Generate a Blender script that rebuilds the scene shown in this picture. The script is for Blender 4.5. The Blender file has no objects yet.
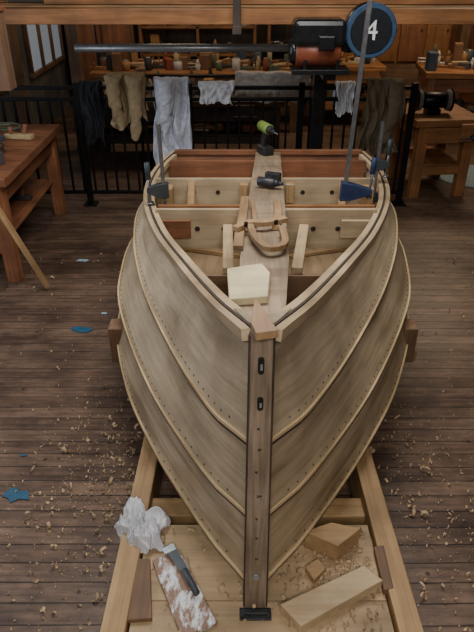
import bpy, bmesh, math, random
import numpy as np
from mathutils import Vector, Matrix, noise
random.seed(4)
H=2.0; F=600.0; PT=math.radians(31.4)
C,S=math.cos(PT),math.sin(PT)
def P(px,py,z=None,y=None):
    u=(px-237)/F; v=(316-py)/F
    d=Vector((u,C+v*S,-S+v*C))
    t=(z-H)/d.z if z is not None else y/d.y
    return Vector((0,0,H))+d*t
def cx(y): return .059+.053*(y-1.2)
# ---------------- materials
MC={}
def newmat(name):
    m=bpy.data.materials.new(name); m.use_nodes=True
    return m,m.node_tree,m.node_tree.nodes['Principled BSDF']
def flat(name,col,rough=.6,metal=0,var=.12,sc=30,bump=0.0):
    if name in MC: return MC[name]
    m,nt,b=newmat(name)
    tc=nt.nodes.new('ShaderNodeTexCoord'); n=nt.nodes.new('ShaderNodeTexNoise'); n.inputs['Scale'].default_value=sc
    n.inputs['Detail'].default_value=4
    nt.links.new(tc.outputs['Object'],n.inputs['Vector'])
    r=nt.nodes.new('ShaderNodeValToRGB')
    r.color_ramp.elements[0].position=.3; r.color_ramp.elements[1].position=.7
    r.color_ramp.elements[0].color=(*[c*(1-var*2) for c in col],1); r.color_ramp.elements[1].color=(*[min(1,c*(1+var)) for c in col],1)
    nt.links.new(n.outputs['Fac'],r.inputs['Fac']); nt.links.new(r.outputs['Color'],b.inputs['Base Color'])
    b.inputs['Roughness'].default_value=rough; b.inputs['Metallic'].default_value=metal
    if bump:
        bp=nt.nodes.new('ShaderNodeBump'); bp.inputs['Strength'].default_value=bump; bp.inputs['Distance'].default_value=.01
        nt.links.new(n.outputs['Fac'],bp.inputs['Height']); nt.links.new(bp.outputs['Normal'],b.inputs['Normal'])
    MC[name]=m; return m
def emis(name,col,st):
    if name in MC: return MC[name]
    m,nt,b=newmat(name); b.inputs['Base Color'].default_value=(*col,1)
    b.inputs['Emission Color'].default_value=(*col,1); b.inputs['Emission Strength'].default_value=st
    MC[name]=m; return m
def wood(name,light,dark,axis='y',coord='Object',scale=14,rough=.6,blotch=.5,stain=0):
    key=name+axis+coord
    if key in MC: return MC[key]
    m,nt,b=newmat(key); N=nt.nodes; L=nt.links
    tc=N.new('ShaderNodeTexCoord'); mp=N.new('ShaderNodeMapping')
    s=[scale,scale,scale]
    if coord=='UV': s=[scale*.07,scale,scale]
    else: s['xyz'.index(axis)]=scale*.06
    mp.inputs['Scale'].default_value=s
    L.new(tc.outputs[coord],mp.inputs['Vector'])
    n=N.new('ShaderNodeTexNoise'); n.inputs['Scale'].default_value=2.2; n.inputs['Detail'].default_value=8; n.inputs['Roughness'].default_value=.65; n.inputs['Distortion'].default_value=.6
    L.new(mp.outputs[0],n.inputs['Vector'])
    r=N.new('ShaderNodeValToRGB'); e=r.color_ramp.elements
    e[0].position=.32; e[1].position=.66; e[0].color=(*dark,1); e[1].color=(*light,1)
    L.new(n.outputs['Fac'],r.inputs['Fac'])
    prev=r.outputs[0]
    g=1-blotch
    lays=[(3.5,.3,.65,(g,g*.97,g*.93),(1,1,1),(1,1,1))]
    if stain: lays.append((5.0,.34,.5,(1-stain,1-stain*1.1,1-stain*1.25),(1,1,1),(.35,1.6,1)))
    for sc,lo,hi,c0,c1,ms in lays:
        m2=N.new('ShaderNodeMapping'); m2.inputs['Scale'].default_value=ms; m2.inputs['Location'].default_value=(sc,sc*2,0); L.new(tc.outputs[coord],m2.inputs['Vector'])
        n2=N.new('ShaderNodeTexNoise'); n2.inputs['Scale'].default_value=sc; n2.inputs['Detail'].default_value=6
        L.new(m2.outputs[0],n2.inputs['Vector'])
        r2=N.new('ShaderNodeValToRGB'); r2.color_ramp.elements[0].position=lo; r2.color_ramp.elements[1].position=hi
        r2.color_ramp.elements[0].color=(*c0,1); r2.color_ramp.elements[1].color=(*c1,1)
        L.new(n2.outputs['Fac'],r2.inputs['Fac'])
        mx=N.new('ShaderNodeMix'); mx.data_type='RGBA'; mx.blend_type='MULTIPLY'; mx.inputs[0].default_value=1
        L.new(prev,mx.inputs[6]); L.new(r2.outputs[0],mx.inputs[7]); prev=mx.outputs[2]
    L.new(prev,b.inputs['Base Color'])
    b.inputs['Roughness'].default_value=rough
    bp=N.new('ShaderNodeBump'); bp.inputs['Strength'].default_value=.25; bp.inputs['Distance'].default_value=.003
    L.new(n.outputs['Fac'],bp.inputs['Height']); L.new(bp.outputs[0],b.inputs['Normal'])
    MC[key]=m; return m
W={'ply':((.50,.40,.27),(.36,.27,.17)),
   'pale':((.66,.50,.31),(.46,.32,.18)),
   'pine':((.54,.35,.17),(.34,.20,.09)),
   'brown':((.25,.145,.08),(.13,.07,.04)),
   'red':((.34,.135,.06),(.17,.065,.03)),
   'orange':((.38,.17,.06),(.20,.08,.028)),
   'stem':((.40,.30,.215),(.20,.14,.095)),
   'dark':((.09,.06,.045),(.04,.028,.02)),
   'cream':((.85,.74,.48),(.74,.60,.34))}
def wm(k,axis='y',coord='Object',**kw): return wood('wood_'+k,W[k][0],W[k][1],axis,coord,**kw)
# ---------------- geometry
def link(o,par=None):
    bpy.context.scene.collection.objects.link(o)
    if par: o.parent=par
    return o
def grp(name,loc=(0,0,0)):
    e=bpy.data.objects.new(name,None); e.empty_display_size=.1; link(e); return e
def mesh(name,vs,fs,mat,par=None,smooth=False,uvs=None,fixn=False):
    me=bpy.data.meshes.new(name); me.from_pydata([tuple(v) for v in vs],[],fs); me.update()
    if uvs:
        ul=me.uv_layers.new(name='UVMap')
        for p in me.polygons:
            for li in p.loop_indices: ul.data[li].uv=uvs[me.loops[li].vertex_index]
    if fixn:
        bm=bmesh.new(); bm.from_mesh(me); bmesh.ops.recalc_face_normals(bm,faces=bm.faces); bm.to_mesh(me); bm.free()
    if mat: me.materials.append(mat)
    if smooth:
        for p in me.polygons: p.use_smooth=True
    return link(bpy.data.objects.new(name,me),par)
def bev(o,w=.004,seg=2):
    b=o.modifiers.new('b','BEVEL'); b.width=w; b.segments=seg; b.limit_method='ANGLE'
    return o
def box(name,c,size,mat,par=None,rot=(0,0,0),b=.004):
    x,y,z=[s/2 for s in size]
    vs=[(-x,-y,-z),(x,-y,-z),(x,y,-z),(-x,y,-z),(-x,-y,z),(x,-y,z),(x,y,z),(-x,y,z)]
    fs=[(0,3,2,1),(4,5,6,7),(0,1,5,4),(1,2,6,5),(2,3,7,6),(3,0,4,7)]
    if isinstance(mat,str): mat=wm(mat,'xyz'[list(size).index(max(size))])
    o=mesh(name,vs,fs,mat,par); o.location=c; o.rotation_euler=rot
    if b: bev(o,min(b,min(size)*.3))
    return o
def beam(name,a,b_,w,h,mat,par=None,roll=0,bv=.004):
    a=Vector(a); b_=Vector(b_); d=b_-a; L=d.length
    o=box(name,(a+b_)/2,(w,L,h),wm(mat,'y') if isinstance(mat,str) else mat,par,b=bv)
    q=d.to_track_quat('Y','Z'); o.rotation_euler=(q.to_matrix()@Matrix.Rotation(roll,3,'Y')).to_euler()
    return o
def cyl(name,a,b_,r,mat,par=None,r2=None,seg=20):
    a=Vector(a); b_=Vector(b_); d=b_-a; L=d.length; r2=r if r2 is None else r2
    vs=[];fs=[]
    for i in range(seg):
        t=2*math.pi*i/seg; vs+= [(r*math.cos(t),r*math.sin(t),-L/2),(r2*math.cos(t),r2*math.sin(t),L/2)]
    for i in range(seg):
        j=(i+1)%seg; fs.append((2*i,2*j,2*j+1,2*i+1))
    fs.append([2*i for i in range(seg)][::-1]); fs.append([2*i+1 for i in range(seg)])
    o=mesh(name,vs,fs,mat,par)
    for p in o.data.polygons[:seg]: p.use_smooth=True
    o.location=(a+b_)/2; o.rotation_euler=d.to_track_quat('Z','Y').to_euler()
    bev(o,min(r,r2)*.12 if min(r,r2)>0 else .001,1)
    return o
def tube(name,pts,r,mat,par=None,res=3):
    cu=bpy.data.curves.new(name,'CURVE'); cu.dimensions='3D'; cu.bevel_depth=r; cu.bevel_resolution=res; cu.use_fill_caps=True
    sp=cu.splines.new('NURBS'); sp.points.add(len(pts)-1); sp.order_u=3; sp.use_endpoint_u=True
    for i,p in enumerate(pts): sp.points[i].co=(*p,1)
    cu.materials.append(mat); return link(bpy.data.objects.new(name,cu),par)
def prism(name,poly,th,mat,par=None,b=.004):
    n=len(poly); c=sum((Vector(p) for p in poly),Vector())/n
    vs=[Vector(p)-c for p in poly]+[Vector(p)-c-Vector((0,0,th)) for p in poly]
    fs=[list(range(n)),list(range(2*n-1,n-1,-1))]+[(i,n+i,n+(i+1)%n,(i+1)%n) for i in range(n)]
    o=mesh(name,vs,fs,mat,par,fixn=True); o.location=c
    if b: bev(o,b)
    return o
def crom(pts,n):
    pts=[Vector(p) for p in pts]; d=[0]
    for i in range(1,len(pts)): d.append(d[-1]+(pts[i]-pts[i-1]).length)
    m=[]
    for i in range(len(pts)):
        a=max(0,i-1); b=min(len(pts)-1,i+1); m.append((pts[b]-pts[a])/(d[b]-d[a]))
    out=[]
    for k in range(n):
        s=d[-1]*k/(n-1); i=0
        while i<len(pts)-2 and s>d[i+1]: i+=1
        h=d[i+1]-d[i]; t=(s-d[i])/h
        out.append(pts[i]*(2*t**3-3*t*t+1)+m[i]*h*(t**3-2*t*t+t)+pts[i+1]*(-2*t**3+3*t*t)+m[i+1]*h*(t**3-t*t))
    return out
def sweep(name,pts,w,h,mat,par,up=Vector((0,0,1))):
    vs=[];fs=[];uv=[];n=len(pts);s=0
    for i,p in enumerate(pts):
        t=(pts[min(i+1,n-1)]-pts[max(i-1,0)]).normalized(); sd=t.cross(up).normalized(); u2=sd.cross(t).normalized()
        if i: s+=(pts[i]-pts[i-1]).length
        for k,(a,b) in enumerate(((-1,-1),(1,-1),(1,1),(-1,1))):
            vs.append(p+sd*a*w/2+u2*b*h/2); uv.append((s,k*.03))
    for i in range(n-1):
        for k in range(4):
            a=i*4+k; b=i*4+(k+1)%4; fs.append((a,b,b+4,a+4))
    fs.append((0,3,2,1)); e=(n-1)*4; fs.append((e,e+1,e+2,e+3))
    return mesh(name,vs,fs,mat,par,uvs=uv,fixn=True)

# ================= ROOM
def floor_mat():
    m,nt,b=newmat('floor_boards'); N=nt.nodes; L=nt.links
    tc=N.new('ShaderNodeTexCoord')
    nw=N.new('ShaderNodeTexNoise'); nw.inputs['Scale'].default_value=1.2; L.new(tc.outputs['Object'],nw.inputs['Vector'])
    vm=N.new('ShaderNodeVectorMath'); vm.operation='MULTIPLY_ADD'; vm.inputs[1].default_value=(0,.02,0)
    L.new(nw.outputs['Color'],vm.inputs[0]); L.new(tc.outputs['Object'],vm.inputs[2])
    br=N.new('ShaderNodeTexBrick'); br.inputs['Scale'].default_value=1; br.inputs['Brick Width'].default_value=2.1; br.inputs['Row Height'].default_value=.083
    br.inputs['Mortar Size'].default_value=.003; br.inputs['Mortar Smooth'].default_value=.3; br.offset=.37
    br.inputs['Color1'].default_value=(.225,.15,.104,1); br.inputs['Color2'].default_value=(.14,.09,.063,1); br.inputs['Mortar'].default_value=(.035,.024,.018,1)
    L.new(vm.outputs[0],br.inputs['Vector'])
    def ns(scale,mapsc,detail,rough,lo,hi,c0,c1):
        mp=N.new('ShaderNodeMapping'); mp.inputs['Scale'].default_value=mapsc; L.new(tc.outputs['Object'],mp.inputs['Vector'])
        n=N.new('ShaderNodeTexNoise'); n.inputs['Scale'].default_value=scale; n.inputs['Detail'].default_value=detail; n.inputs['Roughness'].default_value=rough; L.new(mp.outputs[0],n.inputs['Vector'])
        r=N.new('ShaderNodeValToRGB'); r.color_ramp.elements[0].position=lo; r.color_ramp.elements[0].color=(*c0,1); r.color_ramp.elements[1].position=hi; r.color_ramp.elements[1].color=(*c1,1)
        L.new(n.outputs['Fac'],r.inputs['Fac']); return r
    r=ns(2,(1.5,26,1),8,.6,.3,.7,(.5,.5,.5),(1.15,1.12,1.1))
    r2=ns(1.6,(1,1,1),9,.72,.36,.62,(.50,.49,.51),(1.15,1.12,1.1))
    r4=ns(9,(.6,1.6,1),9,.75,.38,.6,(.62,.61,.62),(1.1,1.1,1.1))
    v=N.new('ShaderNodeTexVoronoi'); v.inputs['Scale'].default_value=9; L.new(tc.outputs['Object'],v.inputs['Vector'])
    r3=N.new('ShaderNodeValToRGB'); r3.color_ramp.elements[0].position=.06; r3.color_ramp.elements[0].color=(.3,.27,.26,1); r3.color_ramp.elements[1].position=.10; r3.color_ramp.elements[1].color=(1,1,1,1)
    L.new(v.outputs['Distance'],r3.inputs['Fac'])
    prev=br.outputs['Color']
    for o in (r,r2,r4,r3):
        mx=N.new('ShaderNodeMix'); mx.data_type='RGBA'; mx.blend_type='MULTIPLY'; mx.inputs[0].default_value=1
        L.new(prev,mx.inputs[6]); L.new(o.outputs[0],mx.inputs[7]); prev=mx.outputs[2]
    L.new(prev,b.inputs['Base Color']); b.inputs['Roughness'].default_value=.42
    bp=N.new('ShaderNodeBump'); bp.inputs['Strength'].default_value=.4; bp.inputs['Distance'].default_value=.004; bp.invert=True
    L.new(br.outputs['Fac'],bp.inputs['Height']); L.new(bp.outputs[0],b.inputs['Normal'])
    return m
X0,X1,Y0,Y1,ZC=-3.1,4.1,-2.5,9.6,3.1
def slab(name,a,b_,mat):
    a=Vector(a);b_=Vector(b_); return box(name,(a+b_)/2,[abs(v) for v in (b_-a)],mat,b=0)
slab('floor',(X0,Y0,-.1),(X1,Y1,0),floor_mat())
wallm=wood('wall_boards',(.16,.095,.055),(.055,.035,.022),'z',scale=8)
slab('wall_far',(X0,Y1,0),(X1,Y1+.1,ZC),wallm)
slab('wall_right',(X1,Y0,0),(X1+.1,Y1,ZC),wallm)
slab('wall_near',(X0,Y0-.1,0),(X1,Y0,ZC),wallm)
slab('ceiling',(X0,Y0,ZC),(X1,Y1,ZC+.1),wood('ceil',(.25,.18,.11),(.12,.08,.05),'x',scale=8))
slab('wall_left',(X0-.1,Y0,0),(X0,Y1,ZC),wallm)
XP=-2.5
slab('wall_partition',(XP-.08,5.45,0),(XP,Y1,ZC),wood('partition_boards',(.16,.155,.15),(.08,.078,.075),'z',scale=8))
sky=emis('window_glow',(.38,.46,.56),.18)
def window(i,X,y0,y1,z0,z1):
    g=grp('window_%d'%i)
    box('pane',(X+.012,(y0+y1)/2,(z0+z1)/2),(.01,y1-y0,z1-z0),sky,g,b=0)
    for zz in (z0,(z0+z1)/2,z1): box('rail',(X+.03,(y0+y1)/2,zz),(.05,y1-y0+.08,.05),'brown',g)
    k=int((y1-y0)/.45)
    for j in range(k+1): box('mullion',(X+.03,y0+(y1-y0)*j/k,(z0+z1)/2),(.05,.04,z1-z0),'brown',g)
window(1,XP,5.7,7.3,.75,2.0); window(2,XP,7.7,9.2,.7,2.0); window(3,X0,1.0,3.6,1.0,2.3)
for i,(x,y) in enumerate(((-2.2,6.3),(-1.75,7.0),(3.1,9.0))):
    g=grp('timber_post' if i==0 else 'timber_post.%03d'%i)
    box('shaft',(x,y,ZC/2),(.12,.12,ZC-.002),'brown',g); box('foot_block',(x,y,.06),(.18,.18,.12),'brown',g)
COLS=[(.36,.18,.07),(.04,.035,.03),(.36,.29,.20),(.24,.06,.03),(.05,.07,.10),(.42,.31,.16),(.09,.11,.07),(.5,.47,.42),(.2,.10,.05),(.06,.055,.055),(.03,.03,.03)]
def clutter(g,x0,x1,y,d,z,dense=1.0,hmax=.25):
    x=x0
    while x<x1-.05:
        k=random.randrange(len(COLS)); m=flat('clutter%d'%k,COLS[k],.7); r=random.random(); w=random.uniform(.05,.2)/dense
        yy=y+random.uniform(-.5,.5)*d; a=random.uniform(-.6,.6)
        if r<.25:
            h=random.uniform(.05,hmax); box('carton',(x+w/2,yy,z+h/2+.001),(w+.04,random.uniform(.08,.2),h),m,g,(0,0,a))
        elif r<.42:
            h=random.uniform(.08,hmax*.8); rr=random.uniform(.03,.06); cyl('paint_tin',(x+w/2,yy,z+.001),(x+w/2,yy,z+h),rr,m,g,seg=14); cyl('tin_lid',(x+w/2,yy,z+h),(x+w/2,yy,z+h+.012),rr*.85,flat('tin_metal',(.3,.3,.28),.35,.7),g,seg=14)
        elif r<.56:
            box('plane_body',(x+w/2,yy,z+.02),(.22,.06,.035),m,g,(0,0,a)); cyl('plane_knob',(x+w/2-.06,yy,z+.03),(x+w/2-.06,yy,z+.09),.016,wm('red','z'),g,seg=10); box('plane_tote',(x+w/2+.05,yy,z+.07),(.03,.02,.08),wm('red','z'),g,(0,.3,0))
        elif r<.72:
            for q in range(3): box('offcut',(x+w/2+random.uniform(-.05,.05),yy,z+.014+q*.026),(random.uniform(.15,.4),.05,.024),random.choice(['pine','pale','orange']),g,(0,0,a+q*.3))
        elif r<.86:
            h=random.uniform(.12,hmax); cyl('bottle',(x+w/2,yy,z),(x+w/2,yy,z+h*.65),.03,m,g,seg=12); cyl('bottle_neck',(x+w/2,yy,z+h*.65),(x+w/2,yy,z+h),.028,m,g,r2=.01,seg=12)
        else:
            pts=[Vector((x+w/2+.09*math.cos(t),yy+.07*math.sin(t),z+.012+.006*t)) for t in np.arange(0,12,.6)]; tube('coiled_cord',pts,.008,m,g,1)
        x+=w*random.uniform(.7,1.4)+.02
def shelf(name,x0,x1,y,zs):
    g=grp(name)
    for z in zs: box('board',((x0+x1)/2,y,z),(x1-x0,.32,.03),'orange',g)
    for x in (x0,(x0+x1)/2,x1): box('upright',(x,y,max(zs)/2),(.04,.32,max(zs)),'orange',g)
    for z in zs[:-1]: clutter(g,x0+.05,x1-.1,y-.03,.1,z+.015,1.6)
    return g
shelf('storage_shelf',-1.35,.25,9.35,(.35,.72,1.08,1.5))
shelf('storage_shelf',.45,1.7,9.35,(.4,.8,1.2,1.6))
g=grp('wall_cabinet')
box('carcass',(2.45,9.4,1.05),(1.1,.34,.9),'orange',g)
for k in range(3):
    box('door',(2.45-.36+.36*k,9.21,1.05),(.33,.03,.82),'orange' if k!=1 else 'red',g); cyl('knob',(2.45-.24+.36*k,9.19,1.05),(2.45-.24+.36*k,9.17,1.05),.015,wm('dark','z'),g,seg=10)
box('plinth',(2.45,9.4,.3),(1.1,.34,.6),'brown',g)
g=grp('wall_cabinet'); box('carcass',(-1.9,9.4,.8),(.9,.34,1.2),'brown',g)
for k in range(2): box('door',(-1.9-.21+.42*k,9.21,.8),(.39,.03,1.1),'red',g)
box('plinth',(-1.9,9.4,.1),(.9,.3,.2),'brown',g)
g=grp('tool_board'); box('backing',(3.45,9.56,.79),(.75,.03,1.56),'red',g)
for k in range(3):
    x=3.2+.22*k; stm=flat('saw_steel',(.35,.35,.34),.35,.7)
    vs=[(x,9.53,1.42),(x+.1,9.53,1.42),(x+.07,9.53,1.0),(x+.03,9.53,1.0),(x,9.535,1.42),(x+.1,9.535,1.42),(x+.07,9.535,1.0),(x+.03,9.535,1.0)]
    mesh('saw_blade',vs,[(0,1,2,3),(7,6,5,4),(0,4,5,1),(1,5,6,2),(2,6,7,3),(3,7,4,0)],stm,g,fixn=True)
    box('saw_handle',(x+.05,9.52,1.46),(.12,.03,.09),'orange',g,b=.01)
def bench(name,c,size,rot=0,top='pine',leg='orange',dens=1,shelfz=.25,cl=True):
    g=grp(name); g.location=(c[0],c[1],0); g.rotation_euler=(0,0,rot)
    w,d,h=size
    for k in range(4): box('top_plank_%d'%k,(0,-d/2+d*(k+.5)/4,h-.03),(w,d/4-.004,.06),top,g)
    for sx in(-1,1):
        for sy in(-1,1): box('leg',(sx*(w/2-.09),sy*(d/2-.07),(h-.06)/2),(.09,.09,h-.06),leg,g)
        box('end_rail',(sx*(w/2-.09),0,h-.14),(.05,d-.2,.12),leg,g)
    for sy in(-1,1):
        box('apron',(0,sy*(d/2-.04),h-.14),(w-.22,.035,.14),leg,g)
        box('stretcher',(0,sy*(d/2-.07),shelfz),(w-.25,.04,.08),leg,g)
    box('lower_shelf',(0,0,shelfz+.05),(w-.2,d-.12,.02),leg,g)
    if cl:
        clutter(g,-w/2+.05,w/2-.1,-d*.1,d*.35,h,dens,.2); clutter(g,-w/2+.05,w/2-.1,d*.25,d*.2,h,dens,.28)
        clutter(g,-w/2+.15,w/2-.2,0,d*.3,shelfz+.06,dens,.3)
    vm=flat('cast_iron',(.06,.065,.07),.45,.7)
    box('vise_jaw',(w*.3,-d/2-.05,h-.1),(.2,.04,.15),leg,g); cyl('vise_screw',(w*.3,-d/2+.05,h-.13),(w*.3,-d/2-.14,h-.13),.018,vm,g)
    cyl('vise_handle',(w*.3-.12,-d/2-.13,h-.13),(w*.3+.12,-d/2-.13,h-.13),.009,vm,g)
    return g
bench('workbench',(-2.0,4.4),(1.05,1.4,.76),0.0,'red','red',1.8)
wb=bench('workbench',(1.85,5.75),(.62,.7,.72),.1,'orange','orange',cl=False)
bench('workbench',(3.05,7.6),(1.7,.8,.8),-.1,'orange','red',1.8)
bench('workbench',(-.5,8.1),(2.6,.7,.72),0,'orange','brown',2.2)
bench('workbench',(1.4,8.4),(.95,.7,.75),0,'orange','orange',1.8)
bench('workbench',(3.55,5.9),(.8,1.3,.8),0,'pine','orange',1.5)
bench('workbench',(-.55,6.75),(2.1,.6,.66),0,'brown','dark',2.0)
# railing
blk=flat('black_steel',(.012,.012,.014),.4,.6)
g=grp('steel_railing'); YR=5.25
for z in (1.02,.93,.12): box('rail',( -.40,YR,z),(3.8,.035,.03),blk,g)
x=-2.28
while x<1.5:
    box('baluster',(x,YR,.52),(.018,.018,.82),blk,g,b=0); x+=.10
for x in (-2.28,-1.34,-.4,.54,1.48):
    box('post',(x,YR,.53),(.05,.05,1.06),blk,g); box('post_foot',(x,YR,.006),(.12,.12,.012),blk,g)
def drape(name,xa,xb,ztop,df,db,mat,seed=0,yr=YR,sleeves=(),amp=.03,flare=0.0):
    g=grp(name); nx,ny=30,34; vs=[];fs=[]
    for j in range(ny+1):
        v=j/ny
        L=df+db+.06; s=v*L
        for i in range(nx+1):
            u=i/nx
            jig=noise.noise(Vector((u*2.2,seed,0)))*.9+.12*math.sin(u*4+seed)
            if s<df: y=yr-.035; z=ztop-(df-s)*(1+jig*.35); dd=(df-s)
            elif s<df+.06:
                a=(s-df)/.06*math.pi; y=yr-.035*math.cos(a); z=ztop+.025*math.sin(a); dd=0
            else: y=yr+.035; z=ztop-(s-df-.06)*(1+jig*.3); dd=s-df-.06
            x=(xa+xb)/2+(xb-xa)*(u-.5)*(1+flare*dd)
            f=math.sin(u*13+seed*2+noise.noise(Vector((u*4,v*2,seed)))*5)*amp*min(1,dd*4+.15)
            f+=noise.noise(Vector((u*5,v*6,seed+9)))*amp
            y+= -abs(f)*1.6 if s<df+.03 else abs(f)
            x+= noise.noise(Vector((v*3,seed,u)))*.12*(dd*1.5+.2)
            vs.append((x,y,z+noise.noise(Vector((u*6,seed,3)))*.02*(1 if dd>0 else .5)))
    for j in range(ny):
        for i in range(nx):
            a=j*(nx+1)+i; fs.append((a,a+1,a+nx+2,a+nx+1))
    o=mesh('cloth',vs,fs,mat,g,True); so=o.modifiers.new('s','SOLIDIFY'); so.thickness=.008; o.modifiers.new('ss','SUBSURF').levels=1
    for sleeve,ln,off in sleeves:
        sx=(xa+xb)/2+off; vs=[];fs=[];n=18;m=12
        for j in range(n+1):
            t=j/n; r=.07-.03*t+.012*noise.noise(Vector((t*8,seed,sx)))
            cxx=sx+sleeve*(.06*t-.10*t*t); cz=ztop+.02-t*ln; cy=yr-.11-.03*math.sin(t*4)
            for i in range(m):
                a=2*math.pi*i/m; vs.append((cxx+r*math.cos(a)*(1+.1*math.sin(t*25)),cy+r*.6*math.sin(a),cz+.015*math.sin(a*2+t*20)))
        for j in range(n):
            for i in range(m):
                a=j*m+i;b=j*m+(i+1)%m; fs.append((a,b,b+m,a+m))
        fs.append(list(range(m))[::-1]); s2=mesh('sleeve',vs,fs,mat,g,True); s2.modifiers.new('ss','SUBSURF').levels=1
    return g
drape('tan_jacket',-1.06,-.76,1.12,.36,.30,flat('tan_cloth',(.36,.27,.155),.9,bump=.3),1,sleeves=((.7,.52,.07),(-.5,.40,-.09)),flare=.2,amp=.035)
drape('pale_blue_shirt',-.69,-.40,1.09,.72,.3,flat('grey_cloth',(.62,.65,.74),.9,bump=.3),2,flare=.2,amp=.045,sleeves=((.4,.42,-.05),))
drape('dark_jacket',-1.30,-1.13,1.06,.5,.3,flat('dark_cloth',(.02,.022,.03),.9),3,amp=.03)
drape('white_towel',-.31,-.03,1.05,.15,.14,flat('white_cloth',(.74,.76,.80),.9),4)
drape('white_towel',.82,.97,1.05,.22,.2,flat('white_cloth',(.74,.76,.80),.9),5)
drape('olive_jacket',1.08,1.38,1.08,.58,.3,flat('olive_cloth',(.15,.115,.07),.9,bump=.3),6,sleeves=((.8,.5,.06),),flare=.3)
drape('white_sheet',-.02,.68,1.02,.24,.1,flat('sheet_cloth',(.62,.60,.57),.9),8,amp=.03,yr=5.9)
g=grp('drying_rack'); cyl('bar',(-.9,5.9,1.0),(.75,5.9,1.0),.014,blk,g)
for x in(-.9,.75):
    cyl('leg_a',(x,5.9,1.0),(x,5.65,0),.014,blk,g); cyl('leg_b',(x,5.9,1.0),(x,6.15,0),.014,blk,g)
# overhead plank rack and pipe
g=grp('overhead_lumber_rack')
for k in range(4):
    box('plank_%d'%k,(.2,4.35+k*.2,1.635+.002*k),(5.6,.18,.09),'orange' if k%2==0 else 'pine',g)
for k in range(3): box('upper_plank_%d'%k,(.8-.3*k,4.62+k*.17,1.72),(4.2,.15,.07),'orange' if k!=1 else 'dark',g)
for x in (-2.3,.0,2.6):
    box('crossbar',(x,4.65,1.565),(.06,.95,.05),'dark',g)
    for y in (4.2,5.1): box('hanger',(x,y,(1.54+ZC)/2),(.05,.03,ZC-1.54),'dark',g)
g=grp('hanging_steel_tube'); pa=P(75,48,y=5.05); pb=P(295,48,y=5.05)
cyl('tube',pa,pb,.03,flat('grey_metal',(.35,.36,.38),.35,.5),g)
for t in(.1,.9):
    q=pa.lerp(pb,t); tube('strap',[q,q+Vector((0,0,.8)),Vector((q.x,q.y,ZC))],.006,blk,g)
# machine with drum
g=grp('dust_extractor'); dc=P(371,31,y=4.0); rr=.15
drum=flat('black_paint',(.015,.016,.018),.25,.3)
cyl('drum',dc,dc+Vector((0,.15,0)),rr,drum,g,seg=40)
cyl('blue_ring',dc+Vector((0,-.012,0)),dc,rr*1.03,flat('blue_paint',(.04,.08,.15),.3),g,seg=40)
cyl('face_disc',dc+Vector((0,-.018,0)),dc+Vector((0,-.01,0)),rr*.84,flat('black_face',(.015,.018,.022),.3),g,seg=40)
cu=bpy.data.curves.new('number','FONT'); cu.body='4'; cu.size=.16; cu.align_x='CENTER'; cu.align_y='CENTER'; cu.extrude=.002
cu.materials.append(flat('white_paint',(.75,.78,.8),.5)); o=link(bpy.data.objects.new('number',cu),g); o.location=dc+Vector((0,-.022,0)); o.rotation_euler=(math.pi/2,0,0)
redp=flat('rust_red_paint',(.20,.055,.028),.35)
mc=dc+Vector((-.29,.06,-.08))
box('gearbox_housing',mc+Vector((-.02,0,.07)),(.32,.22,.15),drum,g,b=.03)
cyl('motor_body',mc+Vector((-.16,0,-.04)),mc+Vector((.12,0,-.04)),.09,redp,g,seg=32)
cyl('motor_cap',mc+Vector((-.20,0,-.04)),mc+Vector((-.16,0,-.04)),.06,drum,g,r2=.085,seg=32)
box('junction_box',mc+Vector((.02,-.11,.02)),(.10,.05,.08),drum,g,b=.008)
box('bracket',mc+Vector((.18,.0,0)),(.2,.06,.08),drum,g)
box('motor_mount',mc+Vector((0,0,-.15)),(.36,.2,.03),drum,g)
for s in(-.1,.1): box('mount_web',mc+Vector((s,0,-.10)),(.02,.16,.10),drum,g)
box('column',(mc.x+.06,4.45,(mc.z-.15)/2),(.09,.09,mc.z-.15),drum,g); box('base_plate',(mc.x+.06,4.45,.015),(.5,.3,.03),drum,g)
box('arm',(mc.x+.06,4.25,mc.z-.18),(.08,.5,.05),drum,g)
pa=P(48,287,z=.02); pb=P(-14,190,z=.72)
gl=grp('leaning_board'); beam('board',pa,pb,.05,.025,'pine',gl)
p=P(2,108,y=3.6); gq=grp('hanging_tool_case'); box('body',(p.x+.01,3.6,1.52),(.16,.12,.40),'brown',gq); cyl('hook',(p.x+.01,3.6,1.72),(p.x+.01,3.6,ZC),.008,blk,gq); box('lid',(p.x+.01,3.6,1.73),(.18,.14,.025),'red',gq)
gm=grp('round_floor_mat'); q=P(472,176,z=0.003); cyl('disc',(q.x,q.y,.001),(q.x,q.y,.012),.36,flat('bluegrey_mat',(.20,.28,.33),.8),gm,seg=40)
cyl('rim',(q.x,q.y,.001),(q.x,q.y,.008),.38,flat('mat_rim',(.14,.19,.22),.8),gm,seg=40)
def scrap(name,px,py,r,mat,seed):
    c=P(px,py,z=.006); n=11; pts=[]
    for i in range(n):
        a=2*math.pi*i/n; k=r*(.5+1.1*abs(noise.noise(Vector((seed*3.1,i*1.7,0))))+.25*math.cos(2*a)); pts.append(c+Vector((k*math.cos(a)*1.4,k*math.sin(a),0)))
    prism(name,pts,.004,mat,b=.001)
bl=flat('blue_plastic',(.02,.09,.16),.5); lb=flat('light_blue',(.35,.5,.6),.6)
scrap('blue_tape_scrap',83,260,.035,lb,1); scrap('blue_tape_scrap',82,329,.06,bl,2); scrap('blue_tape_scrap',16,494,.05,bl,3); scrap('blue_tape_scrap',23,455,.012,bl,5); scrap('blue_tape_scrap',104,313,.015,lb,4)
by=5.65
gb=grp('bench_grinder'); bx=1.78
box('pedestal',(bx,by,.747),(.12,.14,.05),blk,gb); cyl('motor',(bx-.1,by,.84),(bx+.1,by,.84),.07,blk,gb)
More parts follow.
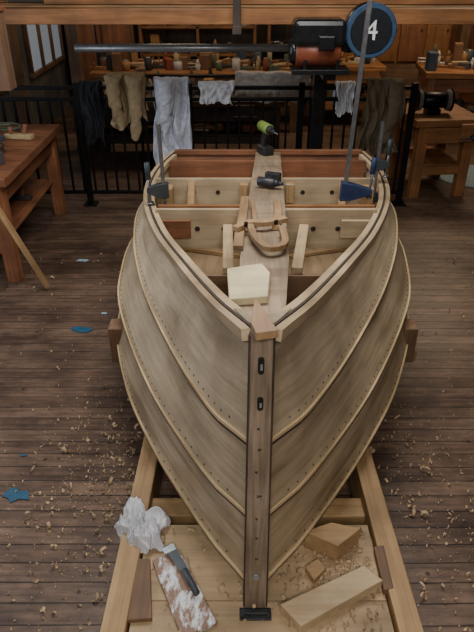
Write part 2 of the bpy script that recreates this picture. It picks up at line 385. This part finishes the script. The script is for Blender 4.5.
for s in(-1,1): cyl('grinding_wheel',(bx+s*.11,by,.84),(bx+s*.15,by,.84),.09,flat('grit',(.2,.19,.18),.9),gb); cyl('wheel_guard',(bx+s*.15,by,.84),(bx+s*.16,by,.84),.10,blk,gb)

# ================= BOAT
boat=grp('wooden_boat')
NS=60
CV=[ [(1.2,.026,1.229),(1.57,.145,1.10),(2.09,.32,.97),(2.63,.508,.87),(3.2,.665,.80),(3.62,.725,.775),(3.95,.715,.775),(4.2,.655,.79)],
     [(1.195,.026,.89),(1.438,.150,.82),(1.89,.340,.74),(2.41,.536,.70),(2.95,.68,.68),(3.5,.745,.66),(4.18,.64,.66)],
     [(1.19,.026,.61),(1.46,.190,.55),(1.9,.43,.52),(2.51,.675,.50),(2.84,.75,.50),(3.4,.78,.50),(4.15,.60,.54)],
     [(1.18,.026,.32),(1.46,.215,.31),(1.785,.415,.32),(2.165,.595,.32),(2.65,.735,.34),(3.3,.75,.36),(4.12,.52,.42)],
     [(1.175,.02,.245),(1.6,.02,.24),(2.4,.02,.24),(3.2,.02,.25),(4.1,.02,.33)] ]
for k in range(5):
    CV[k]=[(c[1],c[0],c[2]) for c in CV[k]]
def cur(i,sg,n=NS):
    return [Vector((cx(p[1])+sg*p[0],p[1],p[2])) for p in crom(CV[i],n)]
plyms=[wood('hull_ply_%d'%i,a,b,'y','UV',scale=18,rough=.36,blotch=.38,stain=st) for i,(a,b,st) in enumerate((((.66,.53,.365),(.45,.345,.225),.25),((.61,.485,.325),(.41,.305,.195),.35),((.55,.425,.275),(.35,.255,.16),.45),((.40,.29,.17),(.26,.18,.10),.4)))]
palem=wood('lap_wood',(.76,.58,.34),(.54,.37,.19),'y','UV',rough=.3); edge=flat('dark_seam_shadow',(.05,.035,.025),.7)
railm=wood('rail_wood',(.66,.51,.33),(.44,.31,.18),'y','UV',scale=12,rough=.33)
nailv={}
for sg,sn in ((-1,'port'),(1,'starboard')):
    cs=[cur(i,sg) for i in range(5)]
    for k in range(4):
        A,B=cs[k],cs[k+1]; out=[];inn=[];uv=[];M=4;s=0;ns=[]
        for i in range(NS):
            t=(A[min(i+1,NS-1)]-A[max(i-1,0)])
            n=t.cross(B[i]-A[i]).normalized()
            if n.x*sg<0 and k<3: n=-n
            if k==3 and n.z>0: n=-n
            ns.append(n)
            if i: s+=((A[i]-A[i-1]).length+(B[i]-B[i-1]).length)/2
            for j in range(M+1):
                f=j/M; off=.018*f
                if k==3: off=.002
                e=min(1,.25+i/4)
                q=A[i].lerp(B[i],f+(.03 if (k<3 and j==M) else 0)); out.append(q+n*off*e); inn.append(q+n*(off*e-.010)); uv.append((s+k*3.1+sg,f*.35+k*.7))
        vs=out+inn; O=len(out); fs=[]
        for i in range(NS-1):
            for j in range(M):
                a=i*(M+1)+j; fs.append((a,a+1,a+M+2,a+M+1)); fs.append((O+a,O+a+M+1,O+a+M+2,O+a+1))
            a=i*(M+1); fs.append((a,a+M+1,O+a+M+1,O+a)); a+=M; fs.append((a,O+a,O+a+M+1,a+M+1))
        for j in range(M):
            fs.append((j,O+j,O+j+1,j+1)); a=(NS-1)*(M+1)+j; fs.append((a,a+1,O+a+1,O+a))
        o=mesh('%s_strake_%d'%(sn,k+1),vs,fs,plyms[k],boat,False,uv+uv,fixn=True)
        if k<3:
            eds=[out[i*(M+1)+M]+ns[i]*.002 for i in range(NS)]
            sweep('%s_lap_edge_%d'%(sn,k+1),[e+Vector((0,0,.004)) for e in eds],.008,.011,palem,boat)
            sweep('%s_lap_seam_%d'%(sn,k+1),[e+Vector((0,0,-.009))-ns[i]*.006 for i,e in enumerate(eds)],.014,.011,edge,boat)  # dark strip modelled in as the shadow below each lap edge
            for i in range(2,NS-1):
                for f_ in ((.90,) if k else (.10,.90)):
                    j0=i*(M+1); q=out[j0].lerp(out[j0+M],f_); cyl('nail_head',q-ns[i]*.001,q+ns[i]*.0018,.0038,edge,boat,seg=7)
    sh=cs[0]
    def offs(pts,d,dz):
        o_=[]
        for i,p in enumerate(pts):
            t=(pts[min(i+1,len(pts)-1)]-pts[max(i-1,0)]); t.z=0; t.normalize(); nn=Vector((t.y,-t.x,0))*sg
            o_.append(p+nn*d+Vector((0,0,dz)))
        return o_
    sweep(sn+'_outwale',offs(sh,.012,-.012),.022,.030,railm,boat)
    sweep(sn+'_outwale_seam',offs(sh,.010,-.029),.016,.006,edge,boat)
    sweep(sn+'_plank_edge',offs(sh,-.006,.000),.008,.012,edge,boat)
    sweep(sn+'_inwale',offs(sh,-.026,-.014)[3:-1],.026,.034,wm('pale','y','UV'),boat)
    sweep(sn+'_seat_riser',offs(cs[0],-.035,-.17)[6:-3],.02,.045,wm('pine','y','UV'),boat)
    for y in np.arange(1.7,4.1,.3):
        def at(c,y):
            for i in range(NS-1):
                if c[i].y<=y<=c[i+1].y: return c[i].lerp(c[i+1],(y-c[i].y)/(c[i+1].y-c[i].y))
            return c[-1]
        pts=[at(c,y)+Vector((-sg*.035,0,.02 if j>2 else -.02)) for j,c in enumerate(cs[:4])]+[Vector((cx(y),y,.29))]
        sweep(sn+'_rib',pts,.02,.02,wm('pine','y','UV'),boat,up=Vector((0,1,0)))
ti=[cur(i,-1)[-1] for i in range(4)]; tj=[cur(i,1)[-1] for i in range(4)]
poly=ti+[Vector((cx(4.1),4.1,.33))]+tj[::-1]
n=len(poly); vs=[p for p in poly]+[p+Vector((0,-.025,0)) for p in poly]
mesh('transom',vs,[list(range(n)),list(range(2*n-1,n-1,-1))]+[(i,(i+1)%n,n+(i+1)%n,n+i) for i in range(n)],wm('red','x'),boat,fixn=True)
box('transom_cap',(cx(4.17),4.17,.795),(1.30,.03,.035),'red',boat)
beam('keelson',(cx(1.3),1.3,.28),(cx(4.1),4.1,.30),.12,.03,'brown',boat)
def stem(name,w0,w1,yf,yb,mat,z0=.212,z1=1.235):
    yb0=1.168;yt=1.197; x0=cx(1.1)+.004; x1=cx(1.2)
    vs=[(x0-w0,yb0+yf,z0),(x0+w0,yb0+yf,z0),(x0+w0,yb0+yb,z0),(x0-w0,yb0+yb,z0)]+[(x1-w1,yt+yf,z1),(x1+w1,yt+yf,z1),(x1+w1,yt+yb,z1),(x1-w1,yt+yb,z1)]
    fs=[(0,3,2,1),(4,5,6,7),(0,1,5,4),(1,2,6,5),(2,3,7,6),(3,0,4,7)]
    bev(mesh(name,vs,fs,mat,boat),.003)
stem('stem_core',.038,.031,-.012,.05,flat('stem_edge',(.08,.055,.04),.6),z1=1.222)
stem('stem_face',.034,.0265,-.026,-.012,wm('stem','z',scale=26),z1=1.240)
stem('stem_side_strip',.0385,.032,-.02,-.013,wm('dark','z'),z1=1.230)
def fy(z): return 1.142+.029*(z-.212)/1.025
def stempt(px,py):
    y=1.15
    for _ in range(20):
        p=P(px,py,y=y); y=fy(p.z)
    return P(px,py,y=y-.0015)
sb=flat('slot_black',(.01,.008,.006))
for (px,py,hh) in ((262,366,.036),(262,404,.028)):
    p=stempt(px,py); p.x=cx(1.18)
    cyl('stem_slot_top',(p.x,p.y-.002,p.z+hh/2),(p.x,p.y+.003,p.z+hh/2),.0075,sb,boat,seg=14)
    cyl('stem_slot_end',(p.x,p.y-.002,p.z-hh/2),(p.x,p.y+.003,p.z-hh/2),.0075,sb,boat,seg=14)
    box('stem_slot',p,(.015,.006,hh),sb,boat,b=0)
    box('slot_bolt',p+Vector((.001,-.002,-.002)),(.006,.006,hh*.5),flat('grey_metal',(.35,.36,.38)),boat,b=.001)
p=stempt(259,577); cyl('stem_washer',(cx(1.1)+.004,p.y+.004,p.z),(cx(1.1)+.004,p.y-.004,p.z),.012,flat('grey_metal',(.35,.36,.38)),boat)
for z in (.36,.45,.54,.62,.71,.80,.88,.95,1.02):
    cyl('stem_plug',(cx(1.12)+random.uniform(-.014,.014),fy(z)+.003,z),(cx(1.12),fy(z)-.001,z),.0042,wm('dark','z'),boat,seg=10)
g=grp('stem_foot_bracket'); x0=cx(1.1)+.004
fm=flat('grey_black_iron',(.05,.055,.06),.4,.6)
box('plate',(x0,1.122,.216),(.10,.04,.008),fm,g); box('plate_rib',(x0,1.125,.224),(.085,.02,.012),fm,g)
for s in(-.04,.04): cyl('bolt',(x0+s,1.11,.218),(x0+s,1.11,.232),.006,fm,g,seg=8)
prism('breasthook_wedge',[P(255,296,z=1.262),P(251,322,z=1.262),P(256,333,z=1.262),P(278,330,z=1.262)],.022,wood('wedge',(.50,.31,.16),(.32,.18,.09),'y'),boat,b=.002)
prism('breasthook',[(cx(1.25)-.03,1.24,1.222),(cx(1.25)+.03,1.24,1.222),(cx(1.42)+.08,1.42,1.16),(cx(1.40),1.36,1.18),(cx(1.42)-.08,1.42,1.16)],.03,wm('ply','y'),boat,b=.002)
def plz(y): return .955-.155*(y-1.6)/2.5
fbm=wood('frame_ply',(.58,.45,.29),(.38,.28,.17),'x',scale=10,blotch=.4,stain=.4)
def fr(name,y,zt,zb,hw,k=fbm):
    box(name,(cx(y),y,(zt+zb)/2),(2*hw,.022,zt-zb),k,boat)
fr('frame_board_fore',2.95,plz(2.95)-.018,.63,.575); fr('frame_board_mid',3.55,plz(3.55)-.018,.62,.68); fr('frame_board_aft',4.0,plz(4.0)-.018,.66,.66,'red')
fr('frame_doubler',3.05,plz(3.05)-.03,.80,.58,'orange')
for y,zz,xs in ((2.938,.745,(-.36,-.22,.25,.38)),(3.538,.73,(-.45,-.3,.22,.40))):
    for xx in xs: cyl('limber_hole',(cx(y)+xx,y,zz),(cx(y)+xx,y-.003,zz),.014,flat('hole_dark',(.03,.02,.012)),boat,seg=16)
for sg in(-1,1):
    beam('carlin',(cx(2.2)+sg*.15,2.35,.80),(cx(2.95)+sg*.20,2.93,.76),.05,.03,'pale',boat)
    beam('inner_stringer',(cx(3.0)+sg*.40,3.0,.79),(cx(3.55)+sg*.46,3.55,.78),.04,.04,'pine',boat)
    box('gusset',(cx(2.9)+sg*.47,2.9,.76),(.16,.02,.1),'red' if sg<0 else fbm,boat)
    box('mid_block',(cx(3.5)+sg*.14,3.5,.74),(.05,.05,.12),'pine',boat)
    box('aft_block',(cx(3.5)+sg*.60,3.47,.74),(.07,.08,.10),'pine',boat)
fr('fore_floor_board',2.35,.78,.60,.36,'brown')
for k in range(5): box('loose_offcut',(cx(2.6)+(-.3,.3,-.2,.25,.05)[k],2.5+.12*k,.40+.02*k),(.25,.05,.03),random.choice(['pine','red','pale']),boat,(0,0,k*1.1))
y0,y1=1.62,4.12
prism('centre_seat_plank',[(cx(y0)-.075,y0+.04,plz(y0)+.012),(cx(y0)+.0,y0-.05,plz(y0)+.014),(cx(y0)+.075,y0+.04,plz(y0)+.012),(cx(2.2)+.10,2.2,plz(2.2)+.012),(cx(3)+.095,3,plz(3)+.012),(cx(y1)+.085,y1,plz(y1)+.012),(cx(y1)-.085,y1,plz(y1)+.012),(cx(3)-.095,3,plz(3)+.012),(cx(2.2)-.10,2.2,plz(2.2)+.012)],.028,wood('wood_seat',(.44,.34,.235),(.27,.19,.12),'y',scale=14,stain=.3),boat,b=.002)
def on(px,py,h=.0):
    y=2.5
    for _ in range(25):
        p=P(px,py,y=y); z=plz(p.y)+.014+h; p=P(px,py,z=z); y=p.y
    return p
g=grp('sanding_board'); prism('block',[on(227,268,.03),on(262,263,.03),on(270,272,.03),on(268,296,.03),on(229,299,.03)],.03,wm('cream','x'),g)
g=grp('wooden_hand_clamp'); bw=wood('wood_clamp',(.46,.30,.155),(.27,.155,.08),'y')
def strip(name,pp,w,h,r=.02):
    pts=[on(a,b_,h) for a,b_ in pp]; return bev(sweep(name,crom(pts,24),w,.024,bw,g),.003)
strip('long_jaw',[(245,198),(243,215),(240,232),(238,248)],.042,.012)
strip('short_jaw',[(277,201),(278,216),(276,228)],.036,.012)
strip('cross_bar',[(235,229),(250,223),(265,223),(286,219)],.034,.037)
strip('bow_handle',[(250,226),(256,239),(268,248),(284,245),(282,228)],.030,.036)
strip('inner_post',[(252,201),(254,213),(255,222)],.022,.03)
for a in((246,224),(276,222)):
    p=on(*a,.052); cyl('bolt',p-Vector((0,0,.01)),p+Vector((0,0,.008)),.009,blk,g,seg=10)
def drill(name,base,rot,s,acc):
    g=grp(name); g.location=base; g.rotation_euler=rot; g.scale=(s,s,s)
    a=flat(name+'_shell%.2f'%acc[1],acc,.4); b_=flat('rubber_black',(.02,.02,.022),.5)
    box('battery',(0,0,.03),(.075,.12,.055),b_,g,b=.008); box('handle',(0,.015,.10),(.035,.045,.11),b_,g,rot=(.15,0,0),b=.012)
    cyl('motor_housing',(0,.07,.175),(0,-.06,.175),.034,a,g); cyl('gear_collar',(0,-.06,.175),(0,-.09,.175),.03,b_,g,r2=.022); cyl('chuck',(0,-.09,.175),(0,-.125,.175),.018,b_,g,r2=.012)
    cyl('bit',(0,-.125,.175),(0,-.18,.175),.003,flat('grey_metal',(.35,.36,.38)),g); box('trigger',(0,-.012,.125),(.015,.02,.03),b_,g)
drill('cordless_drill',(cx(4.05)-.02,4.05,plz(4.05)+.014),(0,0,.4),1.0,(.20,.30,.06))
q=on(262,183,0); drill('cordless_drill',(q.x+.07,q.y+.02,q.z+.032),(0,math.radians(-86),1.2),.75,(.03,.03,.035))
def barclamp(name,base,h,side,col,tilt=0,jaw=.11,k=1.0,low=-.10):
    g=grp(name); g.location=base; g.rotation_euler=(0,tilt,0)
    st=flat('bar_steel',(.26,.27,.29),.35,.8); cm=flat(name+'_paint%.2f'%col[2],col,.4,.2)
    box('bar',(0,0,h/2-.15),(.016*k**.5,.028,h),st,g,b=.001)
    for nm,z in (('fixed_jaw',low),('sliding_jaw',low+.20)):
        x=side; vs=[]
        for yy in(-.016*k,.016*k): vs+=[(-.025*x,yy,z-.035*k),(.03*x,yy,z-.035*k),(jaw*x,yy,z-.012),(jaw*x,yy,z+.014),(.03*x,yy,z+.03*k),(-.025*x,yy,z+.035*k)]
        fs=[(0,1,2,3,4,5),(11,10,9,8,7,6)]+[(i,i+6,(i+1)%6+6,(i+1)%6) for i in range(6)]
        bev(mesh(nm,vs,fs,cm,g,fixn=True),.004)
    xx=(jaw-.012)*side
    cyl('screw',(xx,0,.16),(xx,0,.03),.007,st,g); cyl('screw_pad',(xx,0,.022),(xx,0,.034),.018,st,g); cyl('handle',(xx,0,.16),(xx,0,.25),.015,cm,g)
    return g
yl=3.1; barclamp('bar_clamp',(cx(yl)-.55,yl,.80),.60,-1,(.05,.06,.07),-.02,.09,k=1.2)
yr=3.2; barclamp('bar_clamp',(cx(yr)+.43,yr,.80),1.15,1,(.03,.05,.12),.035,.15,k=1.5,low=-.14)
yr=3.55; barclamp('bar_clamp',(cx(yr)+.66,yr,.80),.50,1,(.04,.05,.07),.0,.07)
# ================= CRADLE
cr=grp('building_cradle')
def fx(px,py,z=.24): return P(px,py,z=z)
La,Lb=fx(112,632),fx(150,450); Ld=Lb-La
Ra,Rb=fx(412,632),fx(362,452); Rd=Rb-Ra
dz9=Vector((0,0,.09))
beam('side_beam_left',La-Ld*.15-dz9,La+Ld*3.0-dz9,.075,.18,'pine',cr)
beam('side_beam_right',Ra-Rd*.15-dz9,Ra+Rd*3.0-dz9,.075,.18,'pine',cr)
xl=lambda y:La.x+(y-La.y)*Ld.x/Ld.y
xr=lambda y:Ra.x+(y-Ra.y)*Rd.x/Rd.y
for y in (1.58,3.0,3.7): beam('cross_tie',(xl(y),y,.12),(xr(y),y,.12),.09,.12,'pine',cr)
for x_,yy in ((xl,.95),(xr,.95),(xl,2.2),(xr,2.2)): box('foot_block',(x_(yy),yy,.03),(.1,.16,.06),'brown',cr)
beam('bilge_cross_member',(cx(2.5)-.72,2.5,.265),(cx(2.5)+.77,2.5,.265),.09,.06,'pine',cr)
for sg in(-1,1):
    box('bilge_chock',(cx(2.5)+sg*.72,2.5,.33),(.07,.10,.20),'brown',cr)
box('rear_support',(cx(3.9),3.9,.12),(1.0,.1,.24),'pine',cr)
g=cr
for k,(ya,yb_) in enumerate(((.86,1.17),(1.173,1.47))):
    prism('platform_panel_%d'%k,[(xl(ya)+.045,ya,.211),(xr(ya)-.045,ya,.211),(xr(yb_)-.045,yb_,.211),(xl(yb_)+.045,yb_,.211)],.02,wood('wood_platform',(.58,.42,.25),(.38,.26,.14),'x',scale=10,stain=.4),g,b=.001)
for y in(.92,1.4): beam('bearer',(xl(y)+.03,y,.15),(xr(y)-.03,y,.15),.06,.08,'pine',g)
ZP=.212
def onp(px,py,z=ZP): return P(px,py,z=z)
def slabpx(name,pts,th,mat,b=.003):
    g=grp(name); pp=[onp(a,b_,ZP+th) for a,b_ in pts]
    prism('board',pp,th,mat,g,b=b); return g
slabpx('brown_offcut',[(128,557),(150,559),(152,618),(125,620)],.02,wm('brown','y'))
def splash():
    m,nt,b=newmat('paint_splashed_wood'); N=nt.nodes;L=nt.links
    tc=N.new('ShaderNodeTexCoord'); mp=N.new('ShaderNodeMapping'); mp.inputs['Scale'].default_value=(1.6,.7,1); L.new(tc.outputs['Object'],mp.inputs['Vector'])
    n=N.new('ShaderNodeTexNoise'); n.inputs['Scale'].default_value=16; n.inputs['Detail'].default_value=9; n.inputs['Roughness'].default_value=.7; L.new(mp.outputs[0],n.inputs['Vector'])
    r=N.new('ShaderNodeValToRGB'); e=r.color_ramp.elements; e[0].position=.48; e[0].color=(.25,.14,.09,1); e[1].position=.58; e[1].color=(.8,.82,.86,1)
    L.new(n.outputs['Fac'],r.inputs['Fac']); L.new(r.outputs[0],b.inputs['Base Color']); b.inputs['Roughness'].default_value=.5; return m
spl=splash()
slabpx('paint_splashed_board',[(152,560),(180,549),(217,622),(182,638)],.018,spl)
g=slabpx('light_timber_block',[(280,604),(364,565),(383,580),(301,626)],.045,wm('pale','x'))
g=slabpx('square_timber_block',[(305,531),(331,522),(361,528),(338,546)],.085,wm('pine','x'))
g=slabpx('small_offcut',[(305,566),(318,558),(326,568),(314,580)],.03,wm('pine','x'))
g=slabpx('side_offcut',[(374,546),(384,545),(394,588),(384,590)],.03,wm('brown','y'))
g=grp('putty_knife')
stl=flat('blade_steel',(.30,.33,.36),.35,.6)
prism('blade',[onp(163,547,.245),onp(173,543,.245),onp(190,572,.245),onp(184,576,.245)],.002,flat('knife_dark',(.05,.06,.075),.4,.3),g,b=0)
cyl('handle',onp(184,570,.25),onp(197,594,.25),.011,flat('knife_handle',(.05,.06,.07),.5),g)
prism('wide_edge',[onp(161,549,.246),onp(173,543,.246),onp(176,549,.246),onp(165,554,.246)],.003,stl,g,b=0)
g=grp('white_rag'); n=54; vs=[];fs=[]; c=onp(143,531)
for j in range(n+1):
    for i in range(n+1):
        u=i/n*2-1; v=j/n*2-1; r=math.sqrt(u*u+v*v); a=math.atan2(v,u)
        k=1+.45*noise.noise(Vector((math.cos(a)*1.5,math.sin(a)*1.5,2)))
        x=u*.092*k+v*-.03; y=v*.112*k
        x+= .02*noise.noise(Vector((u*2,v*2,5))); y+=.02*noise.noise(Vector((u*2,v*2,8)))
        q=max(0,1-r**2.2)
        rid=1-abs(noise.noise(Vector((u*2.4+v*.8,v*1.9,1))))*3.2
        rid2=1-abs(noise.noise(Vector((u*4.5,v*4.5+u*2,7))))*3.5
        h=q*.022+max(0,rid)*.036*min(1,q*2+.1)+max(0,rid2)*.024*min(1,q*2+.2)
        vs.append((c.x+x,c.y+y,ZP+.006+h))
for j in range(n):
    for i in range(n):
        u=(i+.5)/n*2-1;v=(j+.5)/n*2-1
        if u*u+v*v<.95+.25*noise.noise(Vector((u*2,v*2,0))): a=j*(n+1)+i; fs.append((a,a+1,a+n+2,a+n+1))
o=mesh('cloth',vs,fs,flat('rag_white',(.60,.60,.63),.9,sc=12),g,True)
bm=bmesh.new(); bm.from_mesh(o.data); bmesh.ops.delete(bm,geom=[v for v in bm.verts if not v.link_faces],context='VERTS'); bm.to_mesh(o.data); bm.free()
o.modifiers.new('s','SOLIDIFY').thickness=.003; o.modifiers.new('ss','SUBSURF').levels=1
# shavings
def curl(vs,fs,c,sz,turn):
    a0=random.uniform(0,6.28); tilt=random.uniform(-.6,.6); w=sz*random.uniform(.25,.6); n=6; b=len(vs)
    M=Matrix.Rotation(a0,3,'Z')@Matrix.Rotation(tilt,3,'X')
    for i in range(n+1):
        t=turn*i/n; rr=sz*(.35+.1*t)
        p=Vector((rr*math.sin(t),0,rr*(1-math.cos(t))))
        for s in(-1,1):
            q=M@(p+Vector((0,s*w/2,0))); vs.append(c+Vector((q.x,q.y,abs(q.z)+.001)))
    for i in range(n):
        k=b+i*2; fs.append((k,k+1,k+3,k+2))
fv,ff,pv,pf=[],[],[],[]
for k in range(3200):
    r=random.random()
    if r<.27: x,y,z=random.gauss(-.62,.16),random.gauss(1.85,.35),.001
    elif r<.44: x,y,z=random.gauss(.85,.18),random.gauss(1.8,.4),.001
    elif r<.70:
        y=random.uniform(.9,1.46); x=random.uniform(xl(y)+.06,xr(y)-.06); z=.213
        if random.random()<.65: x=random.gauss(.33,.13); y=random.gauss(1.3,.12)
        if not(.9<y<1.45 and xl(y)+.06<x<xr(y)-.06): continue
    else: x,y,z=random.uniform(-1.8,2.2),random.uniform(.8,4.2),.001
    if z<.1 and xl(y)-.06<x<xr(y)+.06: continue
    if z<.1: curl(fv,ff,Vector((x,y,z)),random.uniform(.003,.015) if random.random()<.9 else .024,random.uniform(1,4.5))
    else: curl(pv,pf,Vector((x,y,z)),random.uniform(.004,.018),random.uniform(1,4.5))
shm=flat('shaving',(.46,.32,.19),.8,var=.3,sc=8)
mesh('wood_shavings',fv,ff,shm,None,True); mesh('platform_shavings',pv,pf,shm,cr,True)
# lights
def area(name,loc,size,e,col,rot=(0,0,0),sy=None):
    l=bpy.data.lights.new(name,'AREA'); l.energy=e; l.size=size; l.color=col
    if sy: l.shape='RECTANGLE'; l.size_y=sy
    o=link(bpy.data.objects.new(name,l)); o.location=loc; o.rotation_euler=rot; return o
area('added_front_light',(0,-.9,3.0),1.2,105,(1,.97,.91),(math.radians(25),0,0),1.2)  # added area light behind the camera, brightens the stem and bow faces
area('ceiling_lamp_mid',(.1,2.6,3.0),1.6,70,(1,.97,.92),(0,0,0),1.2)
area('window_lamp',(X0+.12,3.0,1.9),2.4,42,(.78,.87,1),(0,math.radians(-90),0),1.2)
area('back_lamp_left',(-.8,7.6,2.9),1.0,22,(1,.80,.58))
area('back_lamp_right',(2.5,7.2,2.9),1.0,46,(1,.76,.50))
w=bpy.data.worlds.new('w'); bpy.context.scene.world=w; w.use_nodes=True; w.node_tree.nodes['Background'].inputs[0].default_value=(.6,.6,.6,1); w.node_tree.nodes['Background'].inputs[1].default_value=.3
cam=bpy.data.cameras.new('camera'); co=link(bpy.data.objects.new('camera',cam)); co.location=(0,0,H); co.rotation_euler=(math.pi/2-PT,0,0)
cam.sensor_fit='VERTICAL'; cam.sensor_height=24; cam.lens=F/632*24; cam.clip_start=.01
bpy.context.scene.camera=co
